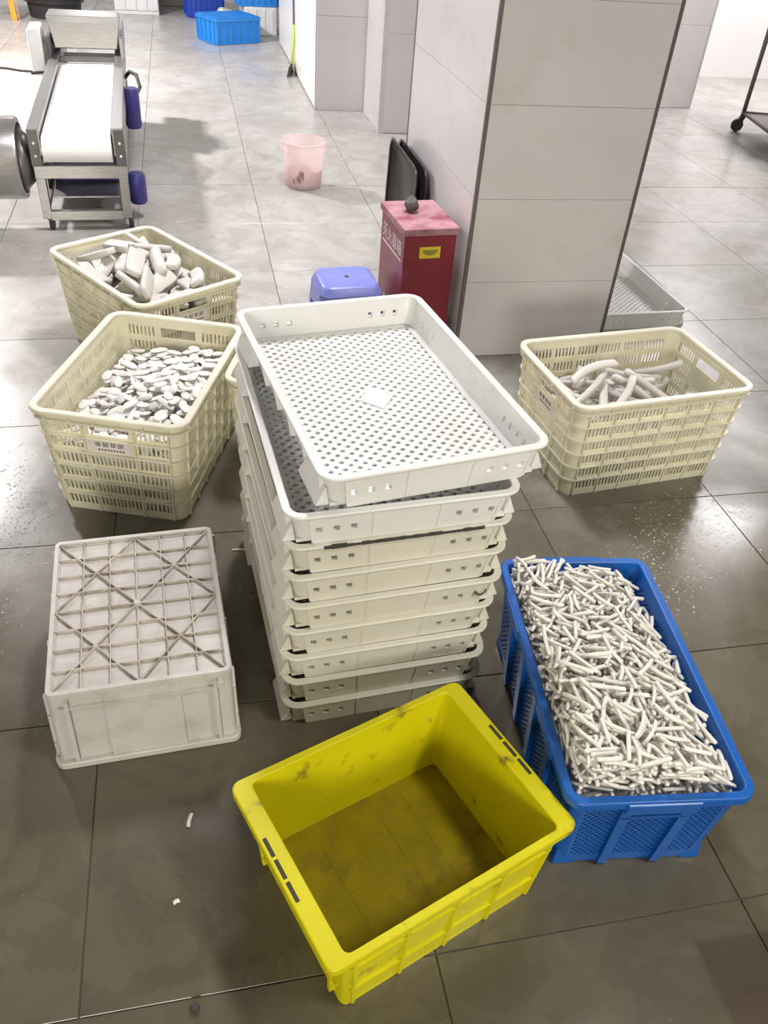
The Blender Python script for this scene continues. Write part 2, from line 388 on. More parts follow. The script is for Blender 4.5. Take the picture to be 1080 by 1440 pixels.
def rib(m, wp, side, t0, t1, z0, z1, o0, o1, o1b=None):
    o1b = o1 if o1b is None else o1b
    return m.hexa([wp(side, t0, z0, o0), wp(side, t1, z0, o0), wp(side, t1, z0, o1b), wp(side, t0, z0, o1b)],
                  [wp(side, t0, z1, o0), wp(side, t1, z1, o0), wp(side, t1, z1, o1), wp(side, t0, z1, o1)])

def vented_crate():
    L, W, H, r, th = .580, .400, .335, .035, .003
    a1, b1, a0, b0 = L/2, W/2, L/2-.022, W/2-.022
    A, B, wp = taper(a0, b0, a1, b1, H)
    t = thing('vented_crate', 'x', 'crate')
    rows = [(.020, .058), (.069, .107), (.118, .156), (.167, .205), (.216, .254), (.265, .303)]
    vs = [.006]
    for z0, z1 in rows: vs += [z0+.005, z1-.003]
    vs += [H-.002]
    def slots(lo, hi):          # slot edges inside one bay
        n = int((hi-lo)/.0115); st = (hi-lo)/n; out = []
        for k in range(n): out += [lo+st*k+.0028, lo+st*k+st-.0028]
        return out
    for side in range(4):
        half = (b1 if side in (0, 2) else a1)-r
        short = side in (0, 2)
        if short: bays = [(-half, -.075), (-.065, .065), (.075, half)]
        else:
            nb = 6; st = 2*half/nb; bays = [(-half+st*k+.005, -half+st*(k+1)-.005) for k in range(nb)]
        us = {-half, half}; holes = []
        for bi, (lo, hi) in enumerate(bays):
            e = slots(lo, hi); us.update([lo, hi]+e); holes += [(e[2*k], e[2*k+1], bi) for k in range(len(e)//2)]
        us = sorted(us)
        def hole(i, j):
            if j % 2 == 0: return False
            row = (j-1)//2; um = (us[i]+us[i+1])/2
            if short and abs(um) < .065:
                if row == 5: return abs(um) < .058       # hand hole
                if row == 4: return False                # plate for the sticker
            return any(h[0] <= um <= h[1] for h in holes)
        MB().grid(us, vs, hole, lambda u, v, w, s=side: wp(s, u, v, w), th).build('end_panel' if short else 'side_panel', 'cream', t, fix=False)
        mr = MB()
        edges = [-half]+[(bays[k][1]+bays[k+1][0])/2 for k in range(len(bays)-1)]+[half]
        for e in edges: rib(mr, wp, side, e-.0025, e+.0025, .005, H-.03, 0, .007)
        mr.build('upright_ribs', 'cream', t)
        if short:
            st = MB(); rib(st, wp, side, -.06, .06, .217, .256, 0, .0015); so = st.build('sticker', 'sticker', t)
            pm = MB(); rnd = random.Random(5)
            for k in range(4):
                tc = -.034+k*.021
                for q in range(3): tt = tc-.007+q*.006+rnd.uniform(-.001, .001); rib(pm, wp, side, tt, tt+.002, .235+rnd.uniform(0, .003), .252-rnd.uniform(0, .004), .0015, .0019)
                for q in range(3): zz = .237+q*.0055; rib(pm, wp, side, tc-.008+rnd.uniform(0, .004), tc+.008-rnd.uniform(0, .004), zz, zz+.0016, .0015, .0019)
            for k in range(9): tt = -.036+k*.0085; rib(pm, wp, side, tt, tt+.005, .2225+rnd.uniform(0, .001), .2285, .0015, .0019)
            pm.build('printed_lines', 'print', so, label='small brown printed characters')
    corner_posts('cream', t, A, B, r, .006, H-.002, th)
    for z0, z1 in rows[1:]:
        smooth_by_angle(band(MB(), 0, 0, r, z0-.008, z0-.003, 0, .008, A, B).build('rib', 'creamrim', t))
    smooth_by_angle(band(MB(), 0, 0, r, H-.030, H-.026, 0, .012, A, B).build('rib', 'creamrim', t))
    smooth_by_angle(band(MB(), a1, b1, r, H-.012, H, -.006, .014).build('rim', 'creamrim', t, bevel=.003), 60)
    for side in range(4):       # little ribs under the rim
        half = (b1 if side in (0, 2) else a1)-r; n = 5 if side in (0, 2) else 8; m = MB()
        for k in range(n+1):
            e = -half+2*half*k/n; rib(m, wp, side, e-.0015, e+.0015, H-.027, H-.011, 0, .011)
        m.build('rim_ribs', 'creamrim', t)
    MB().loft([rrect(a0-.001, b0-.001, r, .0), rrect(a0-.001, b0-.001, r, .007)]).build('base', 'cream', t)
    return t
C0 = vented_crate()
CREAM = {}
def put(o, loc, rz, label, group):
    o.location = loc; o.rotation_euler = (0, 0, R(rz)); o['label'] = label; o['group'] = group; return o
grp = 'cream vented crates around the tray stack'
CR = [('right', (1.562, 1.457, 0), 6.5, 'cream vented crate right of the white tray stack, holding loose pale rice cake sticks'),
      ('left', (.108, 1.568, 0), 71.3, 'cream vented crate left of the white tray stack, heaped with small oval slices'),
      ('back', (.094, 2.296, 0), -56.8+180, 'cream vented crate nearest the steel conveyor, piled high with thick white slabs'),
      ('hid', (.655, 1.585, 0), -18, 'cream vented crate almost hidden behind the white tray stack')]
for k, (n, loc, rz, lab) in enumerate(CR):
    CREAM[n] = put(C0 if k == 0 else copy_tree(C0), loc, rz, lab, grp)
CREAM['hid'].scale = (.96, .96, .96)

# ---- flat white trays
def tray(pm):
    L, W, H, r, th = .690, .455, .074, .026, .0032
    a1, b1, a0, b0 = W/2-.012, L/2-.012, W/2-.024, L/2-.024
    A, B, wp = taper(a0, b0, a1, b1, H)
    t = thing('drying_tray', 'x', 'tray')
    for side in range(4):
        end = side in (1, 3); half = (a1 if end else b1)-r
        hs = []
        if end:
            for s in (-1, 1): hs += [(s*(half-.02-.033*k)-.006, s*(half-.02-.033*k)+.006) for k in range(3)]
        else:
            for s in (-1, 1): hs += [(s*(half-.03-.03*k)-.004, s*(half-.03-.03*k)+.004) for k in range(4)]
        us = sorted({-half, half, *[e for h in hs for e in h]}); vs = [.004, .030, .043, H-.003]
        hole = lambda i, j: j == 1 and any(h[0] < (us[i]+us[i+1])/2 < h[1] for h in hs)
        MB().grid(us, vs, hole, lambda u, v, w, s=side: wp(s, u, v, w), th).build('end_wall' if end else 'side_wall', pm, t, fix=False)
        if end:     # proud plate across the end with the same holes
            hp = half-.005; up = sorted({-hp, hp, -.065, .065, *[e for h in hs for e in h]}); vp = [.0005, .030, .043, H-.006]
            hol2 = lambda i, j: j == 1 and any(h[0] < (up[i]+up[i+1])/2 < h[1] for h in hs)
            MB().grid(up, vp, hol2, lambda u, v, w, s=side: wp(s, u, v, w+.0105), .0095).build('end_plate', pm, t, fix=False)
            m = MB()
            for e in (-hp, -.065, .065, hp): rib(m, wp, side, e-.0025, e+.0025, .006, H-.008, .008, .0125)
            m.build('end_ribs', pm, t)
        else:
            m = MB()
            for k in range(7): e = -half+2*half*k/6; rib(m, wp, side, e-.002, e+.002, .01, H-.006, 0, .010)
            m.build('side_ribs', pm, t)
    corner_posts(pm, t, A, B, r, .004, H-.003, th)
    smooth_by_angle(band(MB(), a1, b1, r, H-.0065, H, -.004, .012, n=6).build('rim', pm, t, bevel=.0022), 60)
    for sx in (0, 2):
        for s in (-1, 1):       # flared feet at both ends of the long sides
            e0, e1 = sorted((s*(b1-.006), s*(b1-.125)))
            m = MB(); b = lambda tt, z, o: wp(sx, tt, z, o)
            m.hexa([b(e0, .0, 0), b(e1, .0, 0), b(e1, .0, .026), b(e0, .0, .026)], [b(e0+.004, .040, -.001), b(e1-.004, .040, -.001), b(e1-.004, .040, .003), b(e0+.004, .040, .003)])
            m.build('foot', pm, t, bevel=.003)
    MB().lattice(-a0+.004, a0-.004, -b0+.004, b0-.004, .0185, .0098, lambda x, y, q: (x, y, .006+q), .005, ang=40).build('floor_lattice', pm, t, kind='stuff')
    m = MB(); e = .016
    m.grid([-a0, -a0+e, a0-e, a0], [-b0, -b0+e, b0-e, b0], lambda i, j: i == 1 and j == 1, lambda x, y, q: (x, y, .0075+q), .007); m.build('floor_border', pm, t)
    m = MB(); m.hexa([(0, -.045, .001), (.038, 0, .001), (0, .045, .001), (-.038, 0, .001)], [(0, -.045, .008), (.038, 0, .008), (0, .045, .008), (-.038, 0, .008)]); m.build('centre_plate', pm, t)
    return t
T0 = tray('trayold'); T1 = tray('tray')
ordn = ['bottom white tray of the stack, resting on the floor tiles', 'second white tray from the bottom of the stack', 'third white tray from the bottom of the stack',
        'fourth white tray from the bottom of the stack', 'middle white tray of the stack of nine', 'fourth white tray from the top of the stack, with a dark mark at its right end',
        'third white tray from the top of the stack, grime along its upper edge', 'second white tray from the top, showing a strip of floor lattice beside the top tray',
        'topmost white lattice-floored tray of the stack, turned slightly askew']
rnd = random.Random(3)
TP = .0745
for k in range(9):
    o = T0 if k == 0 else T1 if k == 8 else copy_tree(T1 if k == 7 else T0)
    if k == 8: cx, cy, rz = .626, .884, 9.0
    elif k == 7: cx, cy, rz = .594, .866, 4.2
    else: cx, cy, rz = .592+rnd.uniform(-.003, .003), .868+rnd.uniform(-.003, .003), 4+rnd.uniform(-.7, .7)
    o.location = (cx, cy, TP*k+.0002); o.rotation_euler = (0, 0, R(rz)); o['label'] = ordn[k]; o['group'] = 'white trays stacked in the middle'
    if k == 6:
        m = MB(); 
        for q in range(22): x = -.155+q*.0142; h = rnd.uniform(.002, .0045)*(1.6 if q < 3 else 1); m.box(x, x+.0146, -.3478, -.3445, .0705-h*.4, .0712+h)
        m.build('grime_line', 'traydirt', o, label='black grime along the rim')
    if k == 4:
        MB().tube([(.175+.012*math.cos(u), -.338-.004*math.sin(u), .05-.014*math.sin(u)) for u in np.linspace(.2, 3.0, 9)], .0018, 6).build('dark_mark', 'traydirt', o, label='small dark curl of grime')
        o['label'] = 'middle white tray of the stack, with a dark curl of grime at its right end'
    if k == 5: o['label'] = 'fourth white tray from the top of the stack'
o = copy_tree(T1); [bpy.data.objects.remove(c) for c in list(o.children) if c.name.startswith('grime')]; o.location = (2.066, 2.675, .0002); o.rotation_euler = (0, 0, R(2)); o['label'] = 'single white tray lying on the floor right of the tiled column'; del o['group']

# ---- solid crates (yellow, upturned white, far blue)
def solid_crate(L, W, H, mt, mfloor, name, tp=.016, r=.02, th=.004, rim_off=.014, ends=.016, nl=5, grip=.42, under=None, inner=False):
    a1, b1 = L/2-rim_off-ends, W/2-rim_off; a0, b0 = a1-tp, b1-tp
    A, B, wp = taper(a0, b0, a1, b1, H)
    t = thing(name, 'x', 'crate')
    m = MB().loft([rrect(A(z)+o, B(z)+o, r+o, z) for z, o in ((.004, 0), (H-.005, 0), (H-.005, -th), (.008, -th))], cap0=True, cap1=False)
    smooth_by_angle(m.build('shell', mt, t))
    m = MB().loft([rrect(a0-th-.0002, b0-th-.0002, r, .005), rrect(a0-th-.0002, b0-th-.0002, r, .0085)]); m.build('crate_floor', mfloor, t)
    ai, bi, ao, bo = a1-.0046, b1-.0046, L/2, W/2
    m = MB().loft([rrect(ao, bo, r+.006, H-.018, 5), rrect(ao, bo, r+.006, H, 5), rrect(ai, bi, r, H, 5), rrect(ai, bi, r, H-.018, 5)], loop=True)
    smooth_by_angle(m.build('rim', mt, t, bevel=.0025), 60)
    for side in (0, 2):         # dark plates paint shaded slots on the rim end, and the grip below it
        sg = 1 if side == 0 else -1; xs_ = sorted((sg*(L/2-.006), sg*(L/2-.013)))
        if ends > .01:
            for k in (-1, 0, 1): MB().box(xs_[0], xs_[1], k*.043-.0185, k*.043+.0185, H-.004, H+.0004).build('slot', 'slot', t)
        g = MB(); rib(g, wp, side, -.075, .075, H*grip, H-.018, 0, ends+.010 if not under else .007, ends*.4); g.build('handle_grip', mt, t, bevel=.003)
        m = MB()
        for e in (-b1*.8, b1*.8): rib(m, wp, side, e-.004, e+.004, .01, H-.02, 0, .010)
        rib(m, wp, side, -b1*.9, b1*.9, H*(.14 if under else .30), H*(.14 if under else .30)+.008, 0, .006); m.build('end_ribs', mt, t)
    for side in (1, 3):
        for k in range(nl+1):
            e = -a1*.92+2*a1*.92*k/nl; m = MB(); rib(m, wp, side, e-.003, e+.003, .008, H-.017, 0, .006); m.build('rib', mt, t)
        m = MB(); rib(m, wp, side, -a1+.01, a1-.01, H*.30, H*.30+.006, 0, .005); m.build('rib', mt, t)
        m = MB(); rib(m, wp, side, -a1+.01, a1-.01, H-.060, H-.054, 0, .005); m.build('rib', mt, t)
    m = band(MB(), a0, b0, r, .0, .008, -.012, .001); smooth_by_angle(m.build('foot_ring', mt, t))
    if inner:
        rnd = random.Random(9)
        for sx in np.linspace(-a0*.8, a0*.8, 6):
            m = MB(); m.box(sx-.002, sx+.002, -b0*.85, b0*.85, .008, .0092); m.build('floor_rib', mfloor, t)
        for sy in np.linspace(-b0*.75, b0*.75, 5):
            m = MB(); m.box(-a0*.9, a0*.9, sy-.002, sy+.002, .008, .0091); m.build('floor_rib', mfloor, t)
    if under:
        z0, z1 = -.004, .004
        def bar(p, q, wd=.0022, zz=0):
            p, q = Vector(p), Vector(q); d = (q-p).normalized(); n = Vector((-d.y, d.x))*wd/2; e = [p-n, q-n, q+n, p+n]
            MB().hexa([(v.x, v.y, z0+zz) for v in e], [(v.x, v.y, z1) for v in e]).build('rib', under, t)
        ia, ib = a0-.008, b0-.008
        for k in range(1, 8): x = -ia+2*ia*k/8; bar((x, -ib), (x, ib), zz=.0012)
        for k in range(1, 6): y = -ib+2*ib*k/6; bar((-ia, y), (ia, y), zz=.0011)
        bar((-ia, -ib), (ia, ib)); bar((-ia, ib), (ia, -ib), zz=.0003)
        bar((-ia, 0), (0, ib), zz=.0005); bar((0, ib), (ia, 0), zz=.0006); bar((ia, 0), (0, -ib), zz=.0007); bar((0, -ib), (-ia, 0), zz=.0008)
        smooth_by_angle(band(MB(), a0, b0, r, -.006, .004, -.009, .0).build('foot_ring', mt, t))
        m = MB().lathe([(.007, -.0065), (.009, .002)], 12); m.build('centre_boss', mt, t)
    return t
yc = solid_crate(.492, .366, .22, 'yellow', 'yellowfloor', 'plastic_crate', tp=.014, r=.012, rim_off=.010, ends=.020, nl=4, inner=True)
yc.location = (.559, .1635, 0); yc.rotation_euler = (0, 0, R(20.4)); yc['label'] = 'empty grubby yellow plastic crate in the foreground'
wc = solid_crate(.488, .376, .208, 'white', 'white', 'plastic_crate', tp=.004, r=.014, rim_off=.008, ends=.004, nl=3, grip=.05, under='whiterib')
wc.location = (.0965, .7325, .209); wc.rotation_euler = (math.pi, 0, R(93.0)); wc['label'] = 'upturned grubby white plastic crate showing its ribbed underside'

# ---- blue lattice crate
def lattice_crate(L, W, H):
    t = thing('plastic_crate', 'deep blue lattice-walled crate filled with thin white rice cake sticks', 'crate'); r = .022; th = .004
    a1, b1 = L/2-.014, W/2-.014; a0, b0 = a1-.020, b1-.016; A, B, wp = taper(a0, b0, a1, b1, H)
    for side in range(4):
        end = side in (0, 2); half = (b1 if end else a1)-r
        if end: us = [-half, -half+.012, -.052, -.030, .030, .052, half-.012, half]; cols = (1, 3, 5)
        else:
            nb = 5; us = []; st = 2*half/nb
            for k in range(nb): us += [-half+st*k, -half+st*k+.012, -half+st*(k+1)-.012]
            us += [half]; us = sorted(us); cols = [i for i in range(len(us)-1) if us[i+1]-us[i] > .03]
        if end: us = [-half, -half+.008, -.068, -.048, .048, .068, half-.008, half]
        vs = [.006, .030, .090, .100, .182, .192, .212, H-.004]
        def hole(i, j):
            if end and i == 3: return j in (1, 2, 3, 5)
            if end and i in (2, 4): return False
            return i in cols and j in (1, 2, 3, 4, 5)
        MB().grid(us, vs, hole, lambda u, v, q, s=side: wp(s, u, v, q), th).build('end_frame' if end else 'side_frame', 'blue', t, fix=False)
        m = MB()
        for i in range(len(us)-1):
            for j0, j1 in ((1, 6),):
                if hole(i, j0) and us[i+1]-us[i] > .02:
                    if end and i == 3: j1 = 4
                    m.lattice(us[i]-.001, us[i+1]+.001, vs[j0]-.001, vs[j1]+.001, .0105, .0042, lambda u, v, q, s=side: wp(s, u, v, q-.0005), .003, ang=45)
        m.build('wall_lattice', 'blue', t, kind='stuff')
        for i in range(len(us)-1):
            if us[i+1]-us[i] < .026 and 0 < i < len(us)-2:
                m = MB(); rib(m, wp, side, us[i], us[i+1], .006, H-.02, 0, .009); m.build('post', 'blue', t)
        if end:
            m = MB(); rib(m, wp, side, -.07, .07, H-.034, H-.001, .010, .020); m.build('grip_lip', 'blue', t, bevel=.004)
            m = MB(); rib(m, wp, side, -.066, .066, .182, .191, 0, .009); m.build('rib', 'blue', t, bevel=.002)
        else:
            for e in (-.5, .5):
                m = MB(); rib(m, wp, side, e*half*1.05-.06, e*half*1.05+.06, H-.03, H-.001, .010, .017); m.build('grip_lip', 'blue', t, bevel=.004)
    corner_posts('blue', t, A, B, r, .006, H-.004, th)
    smooth_by_angle(band(MB(), a1, b1, r, H-.020, H, -.004, .014, n=6).build('rim', 'blue', t, bevel=.003), 60)
    MB().loft([rrect(a0-.001, b0-.001, r, .001), rrect(a0-.001, b0-.001, r, .008)]).build('crate_floor', 'blue', t)
    for sx in (-1, 1):
        for sy in (-1, 1):
            m = MB(); x0, x1 = sorted((sx*(a0-.055), sx*(a0+.003))); y0, y1 = sorted((sy*(b0-.04), sy*(b0+.003)))
            m.loft([[(x0, y0, 0), (x1, y0, 0), (x1, y1, 0), (x0, y1, 0)], [(x0+.004, y0+.004, .045), (x1-.004, y0+.004, .045), (x1-.004, y1-.004, .045), (x0+.004, y1-.004, .045)]])
            m.build('foot', 'blue', t, bevel=.003)
    return t
bc = lattice_crate(.640, .352, .25)
bc.location = (1.0455, .396, 0); bc.rotation_euler = (0, 0, R(83.4))

# ---------------------------------------------------------------- heaps dropped piece by piece on a height field
def pack(n, gen, a, b, base, seed, cell=.003, tries=5, flat=0.0, wf=1.0):
    rg = np.random.default_rng(seed)
    nx, ny = int(2*a/cell)+1, int(2*b/cell)+1
    xs = np.linspace(-a, a, nx); ys = np.linspace(-b, b, ny)
    Hh = base(*np.meshgrid(xs, ys, indexing='ij')).astype(float); B0 = Hh.copy(); out = []
    for k in range(n):
        ln, wd, tk = gen(rg); best = None; wd0 = wd; wd *= wf
        for q in range(tries):
            yaw = rg.uniform(0, math.pi); c, s = math.cos(yaw), math.sin(yaw)
            ex, ey = abs(c)*ln/2+abs(s)*wd/2, abs(s)*ln/2+abs(c)*wd/2
            if ex >= a or ey >= b: continue
            px, py = (a-ex)*float(np.clip(rg.uniform(-1.15, 1.15), -1, 1)), (b-ey)*float(np.clip(rg.uniform(-1.15, 1.15), -1, 1))
            ss = np.linspace(-ln/2, ln/2, max(4, int(ln/cell))); ww = np.linspace(-wd*.38, wd*.38, max(2, int(wd/cell)))
            Sg, Wg = np.meshgrid(ss, ww, indexing='ij')
            gx = np.clip(((px+Sg*c-Wg*s+a)/(2*a)*(nx-1)).round().astype(int), 0, nx-1); gy = np.clip(((py+Sg*s+Wg*c+b)/(2*b)*(ny-1)).round().astype(int), 0, ny-1)
            h = Hh[gx, gy]; prof = h.max(axis=1); m = len(ss)//2
            hl, hr = prof[:m].max(), prof[m:].max(); il, ir = ss[prof[:m].argmax()], ss[m+prof[m:].argmax()]
            sl = (hr-hl)/max(.35*ln, ir-il) if not flat else 0
            sl = max(-.75, min(.75, sl)); z = (prof-ss*sl).max()
            sc = z-.75*B0[gx, gy].mean()
            if best is None or sc < best[0]: best = (sc, px, py, yaw, sl, z, gx, gy, Sg)
        if best is None: continue
        _, px, py, yaw, sl, z, gx, gy, Sg = best
        Hh[gx, gy] = np.maximum(Hh[gx, gy], z+Sg*sl+tk*.9)
        out.append((px, py, z+tk/2*math.sqrt(1+sl*sl), yaw, math.atan(sl), ln, wd0, tk))
    return out
def stick_mesh(name, ln, wd, tk, bend, m, n=6, seg=4, sq=.35, rg=None):
    mb = MB(); rings = []
    for i in range(seg+3):
        if i == 0: u, k = -1, .55
        elif i == seg+2: u, k = 1, .55
        else: u = -1+2*(i-1)/seg; k = 1; u *= .93
        y = bend*(1-u*u)-bend*.5
        rings.append([(u*ln/2, y+wd/2*k*math.copysign(abs(math.cos(2*math.pi*(j+.5)/n))**(1-sq), math.cos(2*math.pi*(j+.5)/n)), tk/2*k*math.copysign(abs(math.sin(2*math.pi*(j+.5)/n))**(1-sq), math.sin(2*math.pi*(j+.5)/n))) for j in range(n)])
    mb.loft(rings); me = mb.mesh(name); me.materials.append(M[m]); me.shade_smooth(); return me
def heap(name, crate, placed, meshes, dims, label, cat, group, nind, heap_label, mound, mmat, pick=None, rollf=0.0):
    loc = crate.location; rz = crate.rotation_euler.z; MW = Matrix.Translation(loc) @ Matrix.Rotation(rz, 4, 'Z')
    rg = random.Random(len(placed)); recs = []
    for (px, py, z, yaw, pt, ln, wd, tk) in placed:
        k = rg.randrange(len(meshes)); d = dims[k]
        mw = MW @ Matrix.Translation((px, py, z)) @ Matrix.Rotation(yaw+(math.pi if rg.random() < .5 else 0) * 0, 4, 'Z') @ Matrix.Rotation(-pt, 4, 'Y') @ Matrix.Rotation(rg.gauss(0, rollf), 4, 'X') @ Matrix.Diagonal((ln/d[0], wd/d[1], tk/d[2], 1))
        recs.append((mw, k))
    order = list(range(len(recs)))
    top = set(sorted(order, key=lambda i: pick(recs[i][0].translation, i))[:nind]) if pick else set(order[-nind:])
    mb = MB()
    for i, (mw, k) in enumerate(recs):
        if i in top:
            o = bpy.data.objects.new(name, meshes[k]); COL.objects.link(o); o.matrix_world = mw; tag(o, label, cat, group)
        else:
            me = meshes[k]; mb.add([mw @ v.co for v in me.vertices], [tuple(p.vertices) for p in me.polygons])
    if mound:
        a, b, f, z0 = mound; n1, n2 = 22, 14; vs = []; fs = []
        for i in range(n1):
            for j in range(n2):
                x = -a+2*a*i/(n1-1); y = -b+2*b*j/(n2-1); vs.append(MW @ Vector((x, y, float(f(np.array(x), np.array(y))))))
        for i in range(n1-1):
            for j in range(n2-1): fs.append((i*n2+j, (i+1)*n2+j, (i+1)*n2+j+1, i*n2+j+1))
        rim = [i*n2 for i in range(n1)]+[(n1-1)*n2+j for j in range(1, n2)]+[i*n2+n2-1 for i in range(n1-2, -1, -1)]+[j for j in range(n2-2, 0, -1)]
        k0 = len(vs); vs += [Vector((vs[i].x, vs[i].y, z0)) for i in rim]; m = len(rim)
        fs += [(rim[i], rim[(i+1) % m], k0+(i+1) % m, k0+i) for i in range(m)]+[tuple(k0+i for i in reversed(range(m)))]
        mb.add(vs, fs)
    if mb.v: tag(mb.build(name+'_heap', mmat, smooth=True), heap_label, 'food heap', kind='stuff')
# thin sticks in the blue crate
D = [(.060, .0078, .0078)]*5
sm = [stick_mesh('rice_cake_stick', *D[k], bd, 'cake') for k, bd in enumerate((0, .0025, -.003, .005, .001))]
fb = lambda x, y: .160+.032*(y/.15)-.030*(x/.28)+.026*np.cos(np.clip(x/.29, -1, 1)*1.5)*np.cos(np.clip(y/.16, -1, 1)*1.4)-.06*np.clip((-y-.02)/.13, 0, 1)**4
pl = pack(1600, lambda g: (g.uniform(.042, .076), g.uniform(.0066, .0085), g.uniform(.0064, .0080)), .290, .152, fb, 1, tries=5)
heap('rice_cake_stick', bc, pl, sm, D, 'short thin white rice cake stick in the heap filling the blue crate', 'rice cake', 'thin rice cake sticks in the blue crate', 300,
     'thin white rice cake sticks filling the rest of the blue crate', (.268, .134, lambda x, y: fb(x, y)-.012-.06*np.maximum(np.abs(x)/.268, np.abs(y)/.134)**6, .0095), 'cake', pick=lambda p, i: (p.y-.9*i/1600))
# oval slices in the left cream crate
D2 = [(.042, .024, .0055)]*3
def slice_mesh(k):
    n = 10; mb = MB(); rg = random.Random(k); ph = [rg.uniform(.9, 1.08) for _ in range(n)]
    ring = lambda s, z: [(s*.021*ph[j]*math.cos(2*math.pi*j/n), s*.012*ph[j]*math.sin(2*math.pi*j/n), z+.0012*math.cos(2*math.pi*j/n+k)) for j in range(n)]
    mb.loft([ring(.86, -.00275), ring(1, -.001), ring(1, .001), ring(.86, .00275)]); me = mb.mesh('rice_cake_slice'); me.materials.append(M['slice']); me.shade_smooth(); return me
fs_ = lambda x, y: .176+.055*np.exp(-(((x-.03)/.17)**2+((y+.05)/.10)**2))-.022*(y/.17)
pl = pack(760, lambda g: (g.uniform(.034, .060), g.uniform(.022, .032), g.uniform(.0036, .0050)), .262, .172, fs_, 2, cell=.004, tries=5)
heap('rice_cake_slice', CREAM['left'], pl, [slice_mesh(k) for k in range(3)], D2, 'small oval white slice in the heap filling the left cream crate', 'rice cake', 'oval slices in the left cream crate', 300,
     'oval white slices making up the lower heap in the left cream crate', (.247, .157, lambda x, y: fs_(x, y)-.002, .0085), 'slice', rollf=.18)
# thick slabs in the back crate
D3 = [(.13, .045, .022)]*3
lm = [stick_mesh('rice_cake_slab', .13, .045, .022, bd, 'cakeslab', n=8, seg=4, sq=.7) for bd in (0, .012, -.006)]
f3 = lambda x, y: .190+.075*np.exp(-((x/.17)**2+(y/.12)**2))
pl = pack(48, lambda g: (g.uniform(.12, .17), g.uniform(.045, .060), g.uniform(.019, .027)), .264, .176, f3, 4, cell=.005, tries=10)
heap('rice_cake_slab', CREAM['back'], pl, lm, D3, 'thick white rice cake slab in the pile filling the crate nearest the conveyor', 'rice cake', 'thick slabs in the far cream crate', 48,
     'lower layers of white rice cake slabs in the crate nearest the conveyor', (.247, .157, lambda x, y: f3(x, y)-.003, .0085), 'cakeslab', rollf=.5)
# loose long sticks in the right crate
D4 = [(.17, .024, .020)]*4
rm = [stick_mesh('rice_cake_baton', .17, .024, .020, bd, 'cakegrey', n=8, seg=6, sq=.5) for bd in (.0, .014, -.010, .020)]
f4 = lambda x, y: .150+.075*np.exp(-(((x+.13)/.15)**2+(y/.15)**2))-.03*np.clip(x/.25, 0, 1)
pl = pack(34, lambda g: (g.uniform(.13, .20), g.uniform(.020, .028), g.uniform(.016, .022)), .250, .160, f4, 6, cell=.005, tries=8, wf=1.7)
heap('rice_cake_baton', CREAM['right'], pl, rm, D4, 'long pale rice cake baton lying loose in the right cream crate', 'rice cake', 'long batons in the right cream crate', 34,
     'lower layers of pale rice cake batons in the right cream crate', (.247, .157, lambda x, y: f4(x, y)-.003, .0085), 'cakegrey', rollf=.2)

# ---------------------------------------------------------------- red box, wool ball, stool, black trays, bucket
rb = thing('extinguisher_box', 'dusty red fire extinguisher box against the tiled column', 'box', (1.080, 2.350, 0), R(5))
MB().box(-.098, .098, -.142, .142, .004, .455).build('body', 'red', rb, bevel=.004)
MB().box(-.105, .105, -.150, .150, .455, .482).build('lid', 'reddust', rb, bevel=.004, label='dusty pinkish red lid')
h = MB().box(-.040, .040, -.146, -.141, .372, .415).build('handle', 'yellowlabel', rb, bevel=.003, label='yellow moulded handle plate')
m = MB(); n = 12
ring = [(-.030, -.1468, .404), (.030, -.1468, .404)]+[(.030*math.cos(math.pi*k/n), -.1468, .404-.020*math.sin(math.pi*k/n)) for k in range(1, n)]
m.loft([ring, [(x, y+.002, z) for x, y, z in ring]]); m.build('recess_shade', 'olive', h)  # thin olive plate: shade of a hand recess put into colour
def text_mesh(body, size):
    c = bpy.data.curves.new('lettering', 'FONT'); c.body = body; c.size = size; c.extrude = .0004; c.align_x = 'CENTER'; c.resolution_u = 3
    o = bpy.data.objects.new('lettering', c); COL.objects.link(o); dg = bpy.context.evaluated_depsgraph_get()
    me = bpy.data.meshes.new_from_object(o.evaluated_get(dg)); bpy.data.objects.remove(o); bpy.data.curves.remove(c); return me
me = text_mesh('灭火器箱', .058); me.materials.clear(); me.materials.append(M['stroke'])
o = bpy.data.objects.new('lettering', me); COL.objects.link(o); o.parent = rb; o.rotation_euler = (R(90), 0, R(-90)); o.location = (-.0985, 0, .375)
o['label'] = 'white painted characters on the side'
MB().box(-.0988, -.098, -.115, .115, .352, .358).build('painted_line', 'stroke', rb)
MB().box(-.0988, -.098, .045, .060, .10, .16).build('painted_line', 'stroke', rb)
def lump(name, r, seed, m):
    bm = bmesh.new(); bmesh.ops.create_icosphere(bm, subdivisions=3, radius=r); rg = random.Random(seed)
    dirs = [(Vector((rg.gauss(0, 1), rg.gauss(0, 1), rg.gauss(0, 1))).normalized(), rg.uniform(-.25, .3)) for _ in range(26)]
    for v in bm.verts:
        d = v.co.normalized(); s = sum(w_*max(0, d.dot(q)-.75)*3 for q, w_ in dirs); v.co *= 1+s
    me = bpy.data.meshes.new(name); bm.to_mesh(me); bm.free(); me.materials.append(M[m]); me.shade_smooth()
    o = bpy.data.objects.new(name, me); COL.objects.link(o); return o
o = lump('wool_ball', .026, 4, 'wool'); z_lo = min(v.co.z for v in o.data.vertices); o.location = (1.052, 2.375, .482-z_lo); tag(o, 'dark grey crumpled wool ball lying on the red box', 'scouring ball')
st = thing('plastic_stool', 'small lilac blue plastic stool beside the red box', 'stool', (.818, 2.345, 0), R(4))
def leg_ring(a, b, r, z): return rrect(a, b, r, z, 5)
